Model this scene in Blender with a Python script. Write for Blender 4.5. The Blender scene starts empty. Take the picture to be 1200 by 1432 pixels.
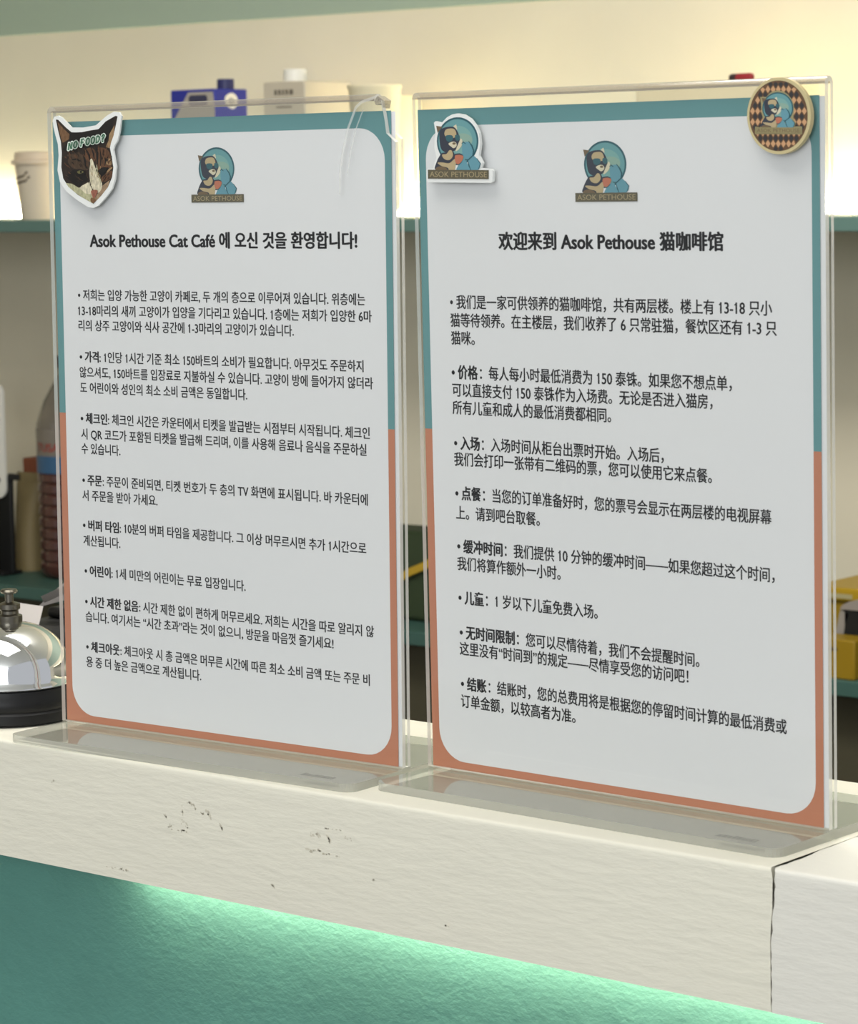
import bpy, bmesh, math, random
from mathutils import Vector, Matrix

rnd = random.Random(7)
SC = bpy.context.scene
COL = SC.collection

# ------------------------------------------------------------------ camera
cam_d = bpy.data.cameras.new('camera')
cam_d.sensor_fit = 'HORIZONTAL'; cam_d.sensor_width = 36.0; cam_d.lens = 118.146
cam_d.clip_start = 0.05; cam_d.clip_end = 50
cam_d.dof.use_dof = True; cam_d.dof.focus_distance = 1.36; cam_d.dof.aperture_fstop = 45.0
cam = bpy.data.objects.new('camera', cam_d); COL.objects.link(cam)
Rw = Vector((0.7739, 0.6332, -0.0151)); Fw = Vector((-0.6303, 0.7676, -0.1160))
Fw.normalize(); Rw = (Rw - Fw * Rw.dot(Fw)).normalized(); Uw = Rw.cross(Fw)
M = Matrix((Rw, Uw, -Fw)).transposed().to_4x4()
M.translation = Vector((0.8028, -0.9186, 1.3687))
cam.matrix_world = M
SC.camera = cam

# ------------------------------------------------------------------ exposure, world, lights
vs = SC.view_settings
SC.display_settings.display_device = 'sRGB'
vs.view_transform = 'Standard'; vs.look = 'None'; vs.exposure = 0.0; vs.gamma = 1.0
vs.use_curve_mapping = False
SC.cycles.max_bounces = 10; SC.cycles.transparent_max_bounces = 24; SC.cycles.glossy_bounces = 5

w = bpy.data.worlds.new('daylight'); SC.world = w; w.use_nodes = True
bg = w.node_tree.nodes['Background']
bg.inputs[0].default_value = (0.93, 0.96, 1.0, 1); bg.inputs[1].default_value = 0.55


def area(name, loc, target, sx, sy, power, col):
    d = bpy.data.lights.new(name, 'AREA'); d.shape = 'RECTANGLE'; d.size = sx; d.size_y = sy
    d.energy = power; d.color = col
    o = bpy.data.objects.new(name, d); COL.objects.link(o)
    o.location = loc
    o.rotation_euler = (Vector(target) - Vector(loc)).to_track_quat('-Z', 'Y').to_euler()
    return o


SHOP_WINDOW = area('shop_window_daylight', (1.2, -3.6, 1.9), (-0.2, 0.3, 1.15), 2.6, 1.8, 62, (0.95, 0.98, 1.0))
CEIL_LIGHT = area('overhead_light', (-0.2, 0.45, 2.62), (-0.3, 2.2, 0.8), 1.0, 0.45, 36, (1.0, 0.97, 0.92))
FRONT_FILL = area('overhead_light', (-0.1, -0.55, 2.66), (-0.1, -0.5, 0), 1.4, 0.9, 17.5, (1.0, 0.97, 0.92))  # added fill from an unseen source, brightens the ledge and holder feet


# ------------------------------------------------------------------ helpers
def tag(o, label=None, cat=None, group=None, kind=None):
    if label: o['label'] = label
    if cat: o['category'] = cat
    if group: o['group'] = group
    if kind: o['kind'] = kind
    return o


def thing(name, label, cat, loc=(0, 0, 0), rz=0.0, group=None):
    o = bpy.data.objects.new(name, None); COL.objects.link(o)
    o.empty_display_size = 0.02
    o.location = loc; o.rotation_euler = (0, 0, rz)
    return tag(o, label, cat, group)


def link(name, me, mats, parent=None, smooth=False):
    o = bpy.data.objects.new(name, me); COL.objects.link(o)
    if not isinstance(mats, (list, tuple)): mats = [mats]
    if not me.materials:
        for m in mats: me.materials.append(m)
    if parent: o.parent = parent
    if smooth:
        for p in me.polygons: p.use_smooth = True
    return o


class MB:
    """collects faces for one mesh"""
    def __init__(s): s.v = []; s.f = []; s.mi = []; s.cur = 0
    def vert(s, p): s.v.append(tuple(p)); return len(s.v) - 1
    def face(s, pts): s.f.append([s.vert(p) for p in pts]); s.mi.append(s.cur)
    def faces_idx(s, vs_, fs):
        b = len(s.v); s.v += [tuple(p) for p in vs_]
        for f in fs: s.f.append([b + i for i in f]); s.mi.append(s.cur)
    def box(s, a, b):
        (x0, y0, z0), (x1, y1, z1) = a, b
        P = [(x0, y0, z0), (x1, y0, z0), (x1, y1, z0), (x0, y1, z0), (x0, y0, z1), (x1, y0, z1), (x1, y1, z1), (x0, y1, z1)]
        s.faces_idx(P, [(0, 3, 2, 1), (4, 5, 6, 7), (0, 1, 5, 4), (1, 2, 6, 5), (2, 3, 7, 6), (3, 0, 4, 7)])
    def prism(s, poly, f, d):
        """poly 2D list; f(u,v,w) -> 3D; extruded w in d=(w0,w1)"""
        n = len(poly)
        P = [f(u, v, d[0]) for u, v in poly] + [f(u, v, d[1]) for u, v in poly]
        s.faces_idx(P, [tuple(range(n - 1, -1, -1)), tuple(range(n, 2 * n))] + [(i, (i + 1) % n, n + (i + 1) % n, n + i) for i in range(n)])
    def lathe(s, prof, n=40, c=(0, 0), cap=True):
        P = []; F = []
        for r, z in prof:
            for k in range(n):
                a = 2 * math.pi * k / n
                P.append((c[0] + r * math.cos(a), c[1] + r * math.sin(a), z))
        for i in range(len(prof) - 1):
            for k in range(n):
                F.append((i * n + k, i * n + (k + 1) % n, (i + 1) * n + (k + 1) % n, (i + 1) * n + k))
        if cap:
            F.append(tuple(range(n - 1, -1, -1))); m = (len(prof) - 1) * n
            F.append(tuple(range(m, m + n)))
        s.faces_idx(P, F)
    def tube(s, pts, r, n=8):
        pts = [Vector(p) for p in pts]; P = []; F = []
        for i, p in enumerate(pts):
            t = (pts[min(i + 1, len(pts) - 1)] - pts[max(i - 1, 0)]).normalized()
            a = t.orthogonal().normalized() if i == 0 else (a - t * a.dot(t)).normalized()
            b = t.cross(a)
            for k in range(n):
                q = 2 * math.pi * k / n
                P.append(p + r * (a * math.cos(q) + b * math.sin(q)))
        for i in range(len(pts) - 1):
            for k in range(n):
                F.append((i * n + k, i * n + (k + 1) % n, (i + 1) * n + (k + 1) % n, (i + 1) * n + k))
        F.append(tuple(range(n - 1, -1, -1))); m = (len(pts) - 1) * n; F.append(tuple(range(m, m + n)))
        s.faces_idx(P, F)
    def build(s, name, mats, parent=None, smooth=False, bevel=0.0, seg=3, fix=True, loc=None):
        me = bpy.data.meshes.new(name); me.from_pydata(s.v, [], s.f)
        me.polygons.foreach_set('material_index', s.mi); me.update()
        if fix:
            bm = bmesh.new(); bm.from_mesh(me)
            bmesh.ops.remove_doubles(bm, verts=bm.verts, dist=1e-6)
            bmesh.ops.recalc_face_normals(bm, faces=bm.faces); bm.to_mesh(me); bm.free()
        o = link(name, me, mats, parent, False)
        if smooth: shade(o)
        if bevel:
            b = o.modifiers.new('bevel', 'BEVEL'); b.width = bevel; b.segments = seg; b.limit_method = 'ANGLE'; b.angle_limit = 0.6
            shade(o, 50)
        if loc: o.location = loc
        return o


def shade(o, ang=38):
    me = o.data
    me.polygons.foreach_set('use_smooth', [True] * len(me.polygons))
    bm = bmesh.new(); bm.from_mesh(me)
    for e in bm.edges:
        if len(e.link_faces) == 2 and e.calc_face_angle(0) > math.radians(ang): e.smooth = False
    bm.to_mesh(me); bm.free()


def srgb(r, g, b):
    f = lambda c: (c / 255 / 12.92) if c / 255 <= 0.04045 else ((c / 255 + 0.055) / 1.055) ** 2.4
    return (f(r), f(g), f(b), 1.0)


MATS = {}


def mat(name, rgb, rough=0.5, metal=0.0, bump=0.0, bscale=100, stretch=(1, 1, 1), vary=0.0, spec=0.5, emit=None, alpha_trans=0.0, coat=0.0, vscale=None):
    m = bpy.data.materials.new(name); m.use_nodes = True
    nt = m.node_tree; N = nt.nodes; L = nt.links
    b = N['Principled BSDF']
    c = srgb(*rgb)
    b.inputs['Base Color'].default_value = c
    b.inputs['Roughness'].default_value = rough; b.inputs['Metallic'].default_value = metal
    b.inputs['Specular IOR Level'].default_value = spec
    if coat: b.inputs['Coat Weight'].default_value = coat
    if emit: b.inputs['Emission Color'].default_value = srgb(*emit[0]); b.inputs['Emission Strength'].default_value = emit[1]
    if alpha_trans: b.inputs['Transmission Weight'].default_value = alpha_trans
    if bump or vary:
        tc = N.new('ShaderNodeTexCoord'); mp = N.new('ShaderNodeMapping')
        mp.inputs['Scale'].default_value = stretch
        L.new(tc.outputs['Object'], mp.inputs['Vector'])
    if bump:
        n = N.new('ShaderNodeTexNoise'); n.inputs['Scale'].default_value = bscale; n.inputs['Detail'].default_value = 5
        n.inputs['Roughness'].default_value = 0.6
        L.new(mp.outputs[0], n.inputs['Vector'])
        bp = N.new('ShaderNodeBump'); bp.inputs['Strength'].default_value = bump; bp.inputs['Distance'].default_value = 0.002
        L.new(n.outputs[0], bp.inputs['Height']); L.new(bp.outputs[0], b.inputs['Normal'])
    if vary:
        n2 = N.new('ShaderNodeTexNoise'); n2.inputs['Scale'].default_value = vscale or bscale * 0.15; n2.inputs['Detail'].default_value = 4
        L.new(mp.outputs[0], n2.inputs['Vector'])
        hs = N.new('ShaderNodeHueSaturation'); hs.inputs['Color'].default_value = c
        mr = N.new('ShaderNodeMapRange'); mr.inputs[1].default_value = 0.3; mr.inputs[2].default_value = 0.7
        mr.inputs[3].default_value = 1 - vary; mr.inputs[4].default_value = 1 + vary
        L.new(n2.outputs[0], mr.inputs[0]); L.new(mr.outputs[0], hs.inputs['Value']); L.new(hs.outputs[0], b.inputs['Base Color'])
    MATS[name] = m
    return m


def clear(name, tint, edge=0.0, edge_col=(225, 222, 212), strength=1.0, rough=0.02):
    """thin clear plastic: see-through with a Fresnel sheen"""
    m = bpy.data.materials.new(name); m.use_nodes = True
    nt = m.node_tree; N = nt.nodes; L = nt.links
    N.remove(N['Principled BSDF']); out = N['Material Output']
    tr = N.new('ShaderNodeBsdfTransparent'); tr.inputs[0].default_value = tint
    gl = N.new('ShaderNodeBsdfGlossy'); gl.inputs['Roughness'].default_value = rough
    lw = N.new('ShaderNodeLayerWeight'); lw.inputs['Blend'].default_value = 0.5
    p = N.new('ShaderNodeMath'); p.operation = 'POWER'; p.inputs[1].default_value = 5
    L.new(lw.outputs['Facing'], p.inputs[0])
    ma = N.new('ShaderNodeMath'); ma.operation = 'MULTIPLY_ADD'; ma.inputs[1].default_value = 0.96 * strength; ma.inputs[2].default_value = 0.04 * strength
    L.new(p.outputs[0], ma.inputs[0])
    ge = N.new('ShaderNodeNewGeometry')
    inv = N.new('ShaderNodeMath'); inv.operation = 'SUBTRACT'; inv.inputs[0].default_value = 1; L.new(ge.outputs['Backfacing'], inv.inputs[1])
    mu = N.new('ShaderNodeMath'); mu.operation = 'MULTIPLY'; L.new(ma.outputs[0], mu.inputs[0]); L.new(inv.outputs[0], mu.inputs[1])
    mx = N.new('ShaderNodeMixShader'); L.new(mu.outputs[0], mx.inputs[0]); L.new(tr.outputs[0], mx.inputs[1]); L.new(gl.outputs[0], mx.inputs[2])
    last = mx
    if edge:
        df = N.new('ShaderNodeBsdfDiffuse'); df.inputs[0].default_value = srgb(*edge_col)
        m2 = N.new('ShaderNodeMixShader'); m2.inputs[0].default_value = edge
        L.new(mx.outputs[0], m2.inputs[1]); L.new(df.outputs[0], m2.inputs[2]); last = m2
    L.new(last.outputs[0], out.inputs['Surface'])
    MATS[name] = m
    return m


# ------------------------------------------------------------------ materials
ACR = clear('clear_acrylic', (0.985, 0.99, 0.985, 1))
ACR_E = clear('acrylic_cut_edge', (0.86, 0.88, 0.86, 1), edge=0.62, edge_col=(246, 244, 238), strength=2.0, rough=0.15)  # whitish diffuse share imitates light glowing in the cut edges
ACR_T = clear('acrylic_fold', (0.80, 0.79, 0.76, 1), edge=0.22, edge_col=(190, 182, 172), strength=2.0, rough=0.1)
ACR_F = clear('acrylic_foot', (0.97, 0.975, 0.965, 1), edge=0.03, edge_col=(235, 233, 225), strength=1.0, rough=0.04)
ACR_FE = clear('acrylic_foot_edge', (0.9, 0.91, 0.89, 1), edge=0.32, edge_col=(214, 214, 204), strength=1.5, rough=0.1)  # same edge glow put into the colour, greyer for the feet
PAPER = mat('white_paper', (222, 222, 224), 0.75, bump=0.02, bscale=900)
TEAL_INK = mat('teal_print', (96, 143, 146), 0.7)
ORANGE_INK = mat('terracotta_print', (186, 122, 94), 0.7)
INK = mat('black_ink', (44, 43, 46), 0.7)
LEDGE = mat('white_painted_plaster', (224, 221, 206), 0.62, bump=0.26, bscale=170, stretch=(0.35, 1, 1.4), vary=0.03, vscale=9)
LEDGE2 = mat('cool_white_painted_plaster', (221, 219, 210), 0.62, bump=0.24, bscale=170, stretch=(0.35, 1, 1.4), vary=0.03, vscale=9)
CRACKM = mat('crack_shadow_filler', (120, 105, 80), 0.9)
SCUFF = mat('scuff', (203, 198, 181), 0.9)
SCUFF_D = mat('dark_scuff', (180, 174, 157), 0.9)
FRONT = mat('teal_stucco', (84, 138, 128), 0.6, bump=0.45, bscale=170, stretch=(0.7, 1, 1), vary=0.05, vscale=25)
WALLM = mat('cream_wall', (226, 217, 194), 0.8, bump=0.12, bscale=60, vary=0.03, vscale=6)
SAGEM = mat('sage_wall_band', (164, 180, 162), 0.6)  # flat sage band across the upper wall
SHELFM = mat('teal_shelf', (92, 122, 114), 0.55)
SHELFTOP = mat('back_counter_teal', (62, 96, 88), 0.5)
OLIVE = mat('olive_bench_and_shade', (74, 70, 52), 0.7)  # bench colour; on the back counter body its darkness stands in for shade
FLOORM = mat('grey_floor', (140, 136, 128), 0.6, vary=0.05, bscale=20)
CEILM = mat('white_ceiling', (225, 225, 220), 0.8)
CHROME = mat('chrome', (235, 236, 238), 0.06, metal=1.0)
STEEL = mat('dull_steel', (112, 108, 98), 0.28, metal=1.0)
BLACKP = mat('black_plastic', (16, 16, 18), 0.45, spec=0.3)
BLACKM = mat('black_matte', (16, 16, 16), 0.6)
WHITEP = mat('white_plastic', (232, 230, 222), 0.4)

# ------------------------------------------------------------------ room
XL, XR, YB, YF, ZC = -4.2, 2.4, 2.18, -4.2, 2.75


def slab(name, a, b, m, bevel=0):
    k = MB(); k.box(a, b); o = k.build(name, m, bevel=bevel); return tag(o, kind='structure')


slab('floor', (XL, YF, -0.05), (XR, YB + 0.1, 0), FLOORM)
slab('ceiling', (XL, YF, ZC), (XR, YB + 0.1, ZC + 0.05), CEILM)
slab('wall_back', (XL, YB, 0), (XR, YB + 0.1, ZC), WALLM)
slab('wall_left', (XL - 0.1, YF, 0), (XL, YB + 0.1, ZC), WALLM)

# ------------------------------------------------------------------ bar counter
bar = thing('bar_counter', 'teal bar counter with a cracked white plaster ledge carrying the two notices', 'counter', (0, 0.08, 0))
bar_off = Vector((0, 0.08, 0))


def ledge_loop():
    """cross-section (y,z) loop of the ledge, many points so the crack can wander"""
    pts = []
    n1, n2 = 22, 40
    for i in range(n1 + 1): pts.append((0.0, 1.0418 + (1.0982 - 1.0418) * i / n1))
    for a in (30, 60): pts.append((0.0018 - 0.0018 * math.cos(math.radians(a)), 1.0982 + 0.0018 * math.sin(math.radians(a))))
    for i in range(n2 + 1): pts.append((0.0018 + (0.155 - 0.0018) * i / n2, 1.10))
    pts += [(0.157, 1.098), (0.157, 1.0418)]
    return pts


loop = ledge_loop()
crack = []
wx = 0.0
for i, (y, z) in enumerate(loop):
    wx = wx * 0.75 + rnd.uniform(-1, 1) * 0.00055
    base = 0.2210 - (1.10 - z) * 0.018 - 0.03 * max(0, y - 0.01)
    crack.append(base + wx)


def ledge(name, xfix, end, gap, mt, yoff=0.0, label=None):
    k = MB(); n = len(loop)
    ends = []
    for i, (y, z) in enumerate(loop):
        chip = 0.0
        d = math.hypot(y, 1.10 - z)
        if gap < 0: chip = -0.0016 * math.exp(-(d / 0.004) ** 2)
        g = gap * (0.55 + 0.45 * math.sin(i * 0.9)) if y > 0.004 else gap
        ends.append((crack[i] + g + chip, y + yoff, z))
    P = [(xfix, y + yoff, z) for y, z in loop] + ends
    P = [Vector(p) - bar_off for p in P]
    F = [(i, (i + 1) % n, n + (i + 1) % n, n + i) for i in range(n)] + [tuple(range(n)), tuple(range(2 * n - 1, n - 1, -1))]
    k.faces_idx(P, F)
    o = k.build(name, mt, bar); shade(o, 45)
    if label: o['label'] = label
    return o


main_ledge = ledge('ledge', -1.5, 1, -0.00035, LEDGE)
ledge('ledge', 1.5, 1, 0.00035, LEDGE2, -0.0006, 'cooler white ledge section right of the crack')
k = MB(); k.box((-1.5, 0.036 - 0.08, 0.0), (1.5, 0.135 - 0.08, 1.0418)); k.build('front_panel', FRONT, bar)
LEDM = mat('warm_white_led', (255, 240, 215), 0.5, emit=((255, 233, 200), 23.0))
k = MB(); k.box((-0.165, 0.021 - 0.08, 1.0385), (1.5, 0.029 - 0.08, 1.0408)); k.build('light_strip', LEDM, bar)
# scuffs and little paint pips on the ledge front (y = 0 plane, world x, z)
k = MB()


def mark(x, z, L, ang, wd, dark=0):
    c, s = math.cos(ang), math.sin(ang)
    for i in range(max(3, int(L / 0.0012))):
        t = rnd.uniform(-0.5, 0.5); o_ = rnd.gauss(0, 0.35) * wd
        cx, cz = x + c * L * t - s * o_, z + s * L * t + c * o_
        r = rnd.uniform(0.25, 0.6) * wd; st = rnd.uniform(1.0, 2.6)
        k.cur = dark if rnd.random() < 0.6 else 0
        pts = []
        for q in range(7):
            aa = 2 * math.pi * q / 7; rr = r * rnd.uniform(0.6, 1.2)
            u, v = rr * st * math.cos(aa), rr * math.sin(aa)
            pts.append((cx + c * u - s * v, cz + s * u + c * v))
        k.face([(p, -0.00006 - 0.08, q2) for p, q2 in pts])


for (x, z, L, a, wd, d) in ((-0.094, 1.083, 0.012, -0.5, 0.0012, 1), (-0.086, 1.0815, 0.006, -0.9, 0.0016, 0), (-0.103, 1.077, 0.014, 1.5, 0.0008, 0),
        (-0.106, 1.0715, 0.012, -0.05, 0.001, 1), (-0.112, 1.0745, 0.007, -0.8, 0.0012, 1), (-0.100, 1.0737, 0.006, -0.8, 0.001, 0), (-0.078, 1.0765, 0.005, -1.1, 0.0011, 1),
        (-0.018, 1.080, 0.004, -0.6, 0.0014, 1), (-0.012, 1.0795, 0.005, -0.9, 0.0014, 1), (-0.0225, 1.0805, 0.004, -0.5, 0.0012, 0), (-0.020, 1.0735, 0.010, -0.05, 0.0012, 1),
        (-0.010, 1.0725, 0.010, -0.02, 0.0008, 0), (-0.008, 1.0845, 0.012, 0.02, 0.0007, 0), (0.0005, 1.0815, 0.006, -0.1, 0.0008, 0), (-0.148, 1.047, 0.012, 0.0, 0.0009, 0), (-0.142, 1.0465, 0.005, 0.1, 0.0009, 1),
        (0.014, 1.065, 0.0035, 1.0, 0.0007, 0), (-0.046, 1.0535, 0.003, -0.5, 0.0012, 0), (0.235, 1.082, 0.0016, 0.2, 0.0016, 1), (0.055, 1.0505, 0.003, -0.3, 0.001, 0), (-0.19, 1.083, 0.004, 1.0, 0.0012, 0)):
    mark(x, z, L, a, wd, d)
me = main_ledge.data
for m_ in (SCUFF, SCUFF_D): me.materials.append(m_)
bm = bmesh.new(); bm.from_mesh(me)
for fi, f_ in enumerate(k.f):
    fc_ = bm.faces.new([bm.verts.new(k.v[i]) for i in f_]); fc_.material_index = 1 + k.mi[fi]
bm.to_mesh(me); bm.free()

# ------------------------------------------------------------------ text
TEXT_RES = 3


GLYPHS = {}


def text_mesh(s, bold):
    """flat glyph faces; weight comes from overprinting shifted copies"""
    if s not in GLYPHS: GLYPHS[s] = glyphs(s)
    vs_, fs = GLYPHS[s]
    if not bold: return vs_, fs
    n = 8 if bold > 0.05 else 6
    V = []; F = []
    for i in range(n + 1):
        a = 2 * math.pi * i / n
        d = Vector((0, 0, 0)) if i == n else Vector((bold * math.cos(a), bold * math.sin(a) * (1 if bold > 0.05 else 0.6), 0))
        b = len(V); V += [v + d for v in vs_]; F += [tuple(b + j for j in f) for f in fs]
    return V, F


def glyphs(s):
    c = bpy.data.curves.new('tmp', 'FONT'); c.body = s; c.size = 1.0; c.resolution_u = TEXT_RES
    o = bpy.data.objects.new('tmp', c); COL.objects.link(o)
    bpy.context.view_layer.update()
    me = bpy.data.meshes.new_from_object(o.evaluated_get(bpy.context.evaluated_depsgraph_get()))
    vs_ = [v.co.copy() for v in me.vertices]; fs = [tuple(p.vertices) for p in me.polygons]
    bpy.data.objects.remove(o); bpy.data.curves.remove(c); bpy.data.meshes.remove(me)
    return vs_, fs


def run_line(k, runs, x0, x1, zmid, size, f, center=0.37):
    """runs: [(text, bold)], fitted between x0 and x1 (mm); f(x,z) -> 3D"""
    allv = []; cur = 0.0
    for s, bold in runs:
        lead = len(s) - len(s.lstrip(' '))
        cur += 0.27 * lead
        vs_, fs = text_mesh(s.strip(' '), bold)
        if not vs_: continue
        mn = min(v.x for v in vs_); mx = max(v.x for v in vs_)
        st = s.strip(' ')
        vs_, fs = list(vs_), list(fs)
        for i, ch in enumerate(st):      # give the figure 1 its flag
            if ch != '1': continue
            pre = glyphs(st[:i + 1])[0]; xr = max(v.x for v in pre); b0 = len(vs_)
            hi = max(v.y for v in glyphs('1')[0])
            vs_ += [Vector((xr - 0.03, hi, 0)), Vector((xr - 0.23, hi - 0.13, 0)), Vector((xr - 0.19, hi - 0.20, 0)), Vector((xr - 0.05, hi - 0.10, 0))]
            fs.append((b0, b0 + 1, b0 + 2, b0 + 3))
        allv.append(([(v.x + cur, v.y) for v in vs_], fs))
        cur += mx + 0.05
    mn = min(p[0] for vs_, _ in allv for p in vs_); mx = max(p[0] for vs_, _ in allv for p in vs_)
    sx = (x1 - x0) / (mx - mn)
    for vs_, fs in allv:
        k.faces_idx([f(x0 + (x - mn) * sx, zmid + (y - center) * size) for x, y in vs_], fs)


KR_TITLE = ('Asok Pethouse Cat Café 에 오신 것을 환영합니다!', 23.22, 189.94, 239.4)
KR = [
 [('저희는 입양 가능한 고양이 카페로, 두 개의 층으로 이루어져 있습니다. 위층에는', 0, 14.47, 194.0, 212.9), ('13-18마리의 새끼 고양이가 입양을 기다리고 있습니다. 1층에는 저희가 입양한 6마', 1, 14.2, 197.7, 205.3), ('리의 상주 고양이와 식사 공간에 1-3마리의 고양이가 있습니다.', 1, 14.35, 151.8, 198.0)],
 [('가격|: 1인당 1시간 기준 최소 150바트의 소비가 필요합니다. 아무것도 주문하지', 0, 14.58, 192.6, 182.7), ('않으셔도, 150바트를 입장료로 지불하실 수 있습니다. 고양이 방에 들어가지 않더라', 1, 14.34, 198.0, 175.1), ('도 어린이와 성인의 최소 소비 금액은 동일합니다.', 1, 14.46, 122.8, 167.5)],
 [('체크인|: 체크인 시간은 카운터에서 티켓을 발급받는 시점부터 시작됩니다. 체크인', 0, 14.34, 195.7, 152.4), ('시 QR 코드가 포함된 티켓을 발급해 드리며, 이를 사용해 음료나 음식을 주문하실', 1, 14.45, 193.7, 144.7), ('수 있습니다.', 1, 14.4, 40.6, 137.5)],
 [('주문|: 주문이 준비되면, 티켓 번호가 두 층의 TV 화면에 표시됩니다. 바 카운터에', 0, 14.45, 194.1, 121.9), ('서 주문을 받아 가세요.', 1, 14.2, 64.4, 114.3)],
 [('버퍼 타임|: 10분의 버퍼 타임을 제공합니다. 그 이상 머무르시면 추가 1시간으로', 0, 14.1, 192.8, 99.5), ('계산됩니다.', 1, 14.2, 39.2, 91.9)],
 [('어린이|: 1세 미만의 어린이는 무료 입장입니다.', 0, 14.47, 119.7, 76.8)],
 [('시간 제한 없음|: 시간 제한 없이 편하게 머무르세요. 저희는 시간을 따로 알리지 않', 0, 14.34, 196.7, 61.5), ('습니다. 여기서는 “시간 초과”라는 것이 없으니, 방문을 마음껏 즐기세요!', 1, 14.47, 172.8, 53.9)],
 [('체크아웃|: 체크아웃 시 총 금액은 머무른 시간에 따른 최소 소비 금액 또는 주문 비', 0, 14.35, 193.9, 38.8), ('용 중 더 높은 금액으로 계산됩니다.', 1, 14.12, 90.5, 31.2)],
]
ZH_TITLE = ('欢迎来到 Asok Pethouse 猫咖啡馆', 44.7, 163.45, 239.0)
ZH = [
 [('我们是一家可供领养的猫咖啡馆，共有两层楼。楼上有 13-18 只小', 0, 16.37, 186.95, 212.2), ('猫等待领养。在主楼层，我们收养了 6 只常驻猫，餐饮区还有 1-3 只', 1, 16.3, 189.1, 204.1), ('猫咪。', 1, 16.43, 30.2, 196.2)],
 [('价格|：每人每小时最低消费为 150 泰铢。如果您不想点单，', 0, 16.33, 166.9, 181.0), ('可以直接支付 150 泰铢作为入场费。无论是否进入猫房，', 1, 16.47, 157.2, 173.1), ('所有儿童和成人的最低消费都相同。', 1, 16.41, 104.7, 165.2)],
 [('入场|：入场时间从柜台出票时开始。入场后，', 0, 16.85, 132.0, 149.4), ('我们会打印一张带有二维码的票，您可以使用它来点餐。', 1, 16.63, 156.4, 142.1)],
 [('点餐|：当您的订单准备好时，您的票号会显示在两层楼的电视屏幕', 0, 16.89, 185.8, 126.8), ('上。请到吧台取餐。', 1, 17.0, 64.9, 118.0)],
 [('缓冲时间|：我们提供 10 分钟的缓冲时间——如果您超过这个时间，', 0, 17.28, 187.1, 102.9), ('我们将算作额外一小时。', 1, 17.06, 75.9, 95.0)],
 [('儿童|：1 岁以下儿童免费入场。', 0, 17.33, 95.8, 79.6)],
 [('无时间限制|：您可以尽情待着，我们不会提醒时间。', 0, 17.6, 149.0, 63.8), ('这里没有“时间到”的规定——尽情享受您的访问吧！', 1, 17.38, 143.3, 56.3)],
 [('结账|：结账时，您的总费用将是根据您的停留时间计算的最低消费或', 0, 17.63, 192.4, 40.3), ('订单金额，以较高者为准。', 1, 17.41, 82.7, 32.3)],
]

# ------------------------------------------------------------------ emblem artwork (drawn in its own units, x right, y down)
E_TEALD = mat('emblem_dark_teal', (42, 88, 98), 0.6)
E_TEAL = mat('emblem_teal', (100, 150, 154), 0.6)
E_TEAL2 = mat('emblem_teal_mid', (118, 162, 158), 0.6)
E_GLOW = mat('emblem_sand_glow', (134, 164, 150), 0.6)
E_NAVY = mat('emblem_navy', (52, 56, 68), 0.6)
E_TAN = mat('emblem_tan', (178, 160, 124), 0.6)
E_CREAM = mat('emblem_cream', (205, 198, 172), 0.6)
E_LENS = mat('emblem_lens', (52, 94, 102), 0.5)
E_BROWN = mat('emblem_brown', (110, 92, 70), 0.6)
E_ORANGE = mat('emblem_orange', (180, 110, 86), 0.6)
E_BLUE = mat('emblem_blue', (96, 146, 160), 0.6)
E_BANNER = mat('emblem_banner', (92, 86, 68), 0.6)
E_LETTER = mat('emblem_letter', (160, 146, 112), 0.6)
EM = [E_TEALD, E_TEAL, E_TEAL2, E_GLOW, E_NAVY, E_TAN, E_CREAM, E_LENS, E_BROWN, E_ORANGE, E_BLUE, E_BANNER, E_LETTER]


def ell(cx, cy, rx, ry, n=28, rot=0, a0=0, a1=360):
    out = []
    for i in range(n + (0 if a1 - a0 == 360 else 1)):
        a = math.radians(a0 + (a1 - a0) * i / n); x, y = rx * math.cos(a), ry * math.sin(a)
        r = math.radians(rot)
        out.append((cx + x * math.cos(r) - y * math.sin(r), cy + x * math.sin(r) + y * math.cos(r)))
    return out


def smooth_poly(p, n=4):
    """closed Catmull-Rom through the points"""
    out = []; N = len(p)
    for i in range(N):
        p0, p1, p2, p3 = (p[(i + j) % N] for j in (-1, 0, 1, 2))
        for t_ in range(n):
            t = t_ / n
            out.append(tuple(0.5 * ((2 * p1[a]) + (-p0[a] + p2[a]) * t + (2 * p0[a] - 5 * p1[a] + 4 * p2[a] - p3[a]) * t * t + (-p0[a] + 3 * p1[a] - 3 * p2[a] + p3[a]) * t ** 3) for a in (0, 1)))
    return out


def stroke(pts, wd):
    up = []; dn = []
    for i, p in enumerate(pts):
        a = pts[max(i - 1, 0)]; b = pts[min(i + 1, len(pts) - 1)]
        dx, dy = b[0] - a[0], b[1] - a[1]; l = math.hypot(dx, dy) or 1
        hw = wd * (0.5 if 0 < i < len(pts) - 1 else 0.25)
        up.append((p[0] - dy / l * hw, p[1] + dx / l * hw)); dn.append((p[0] + dy / l * hw, p[1] - dx / l * hw))
    return up + dn[::-1]


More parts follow.
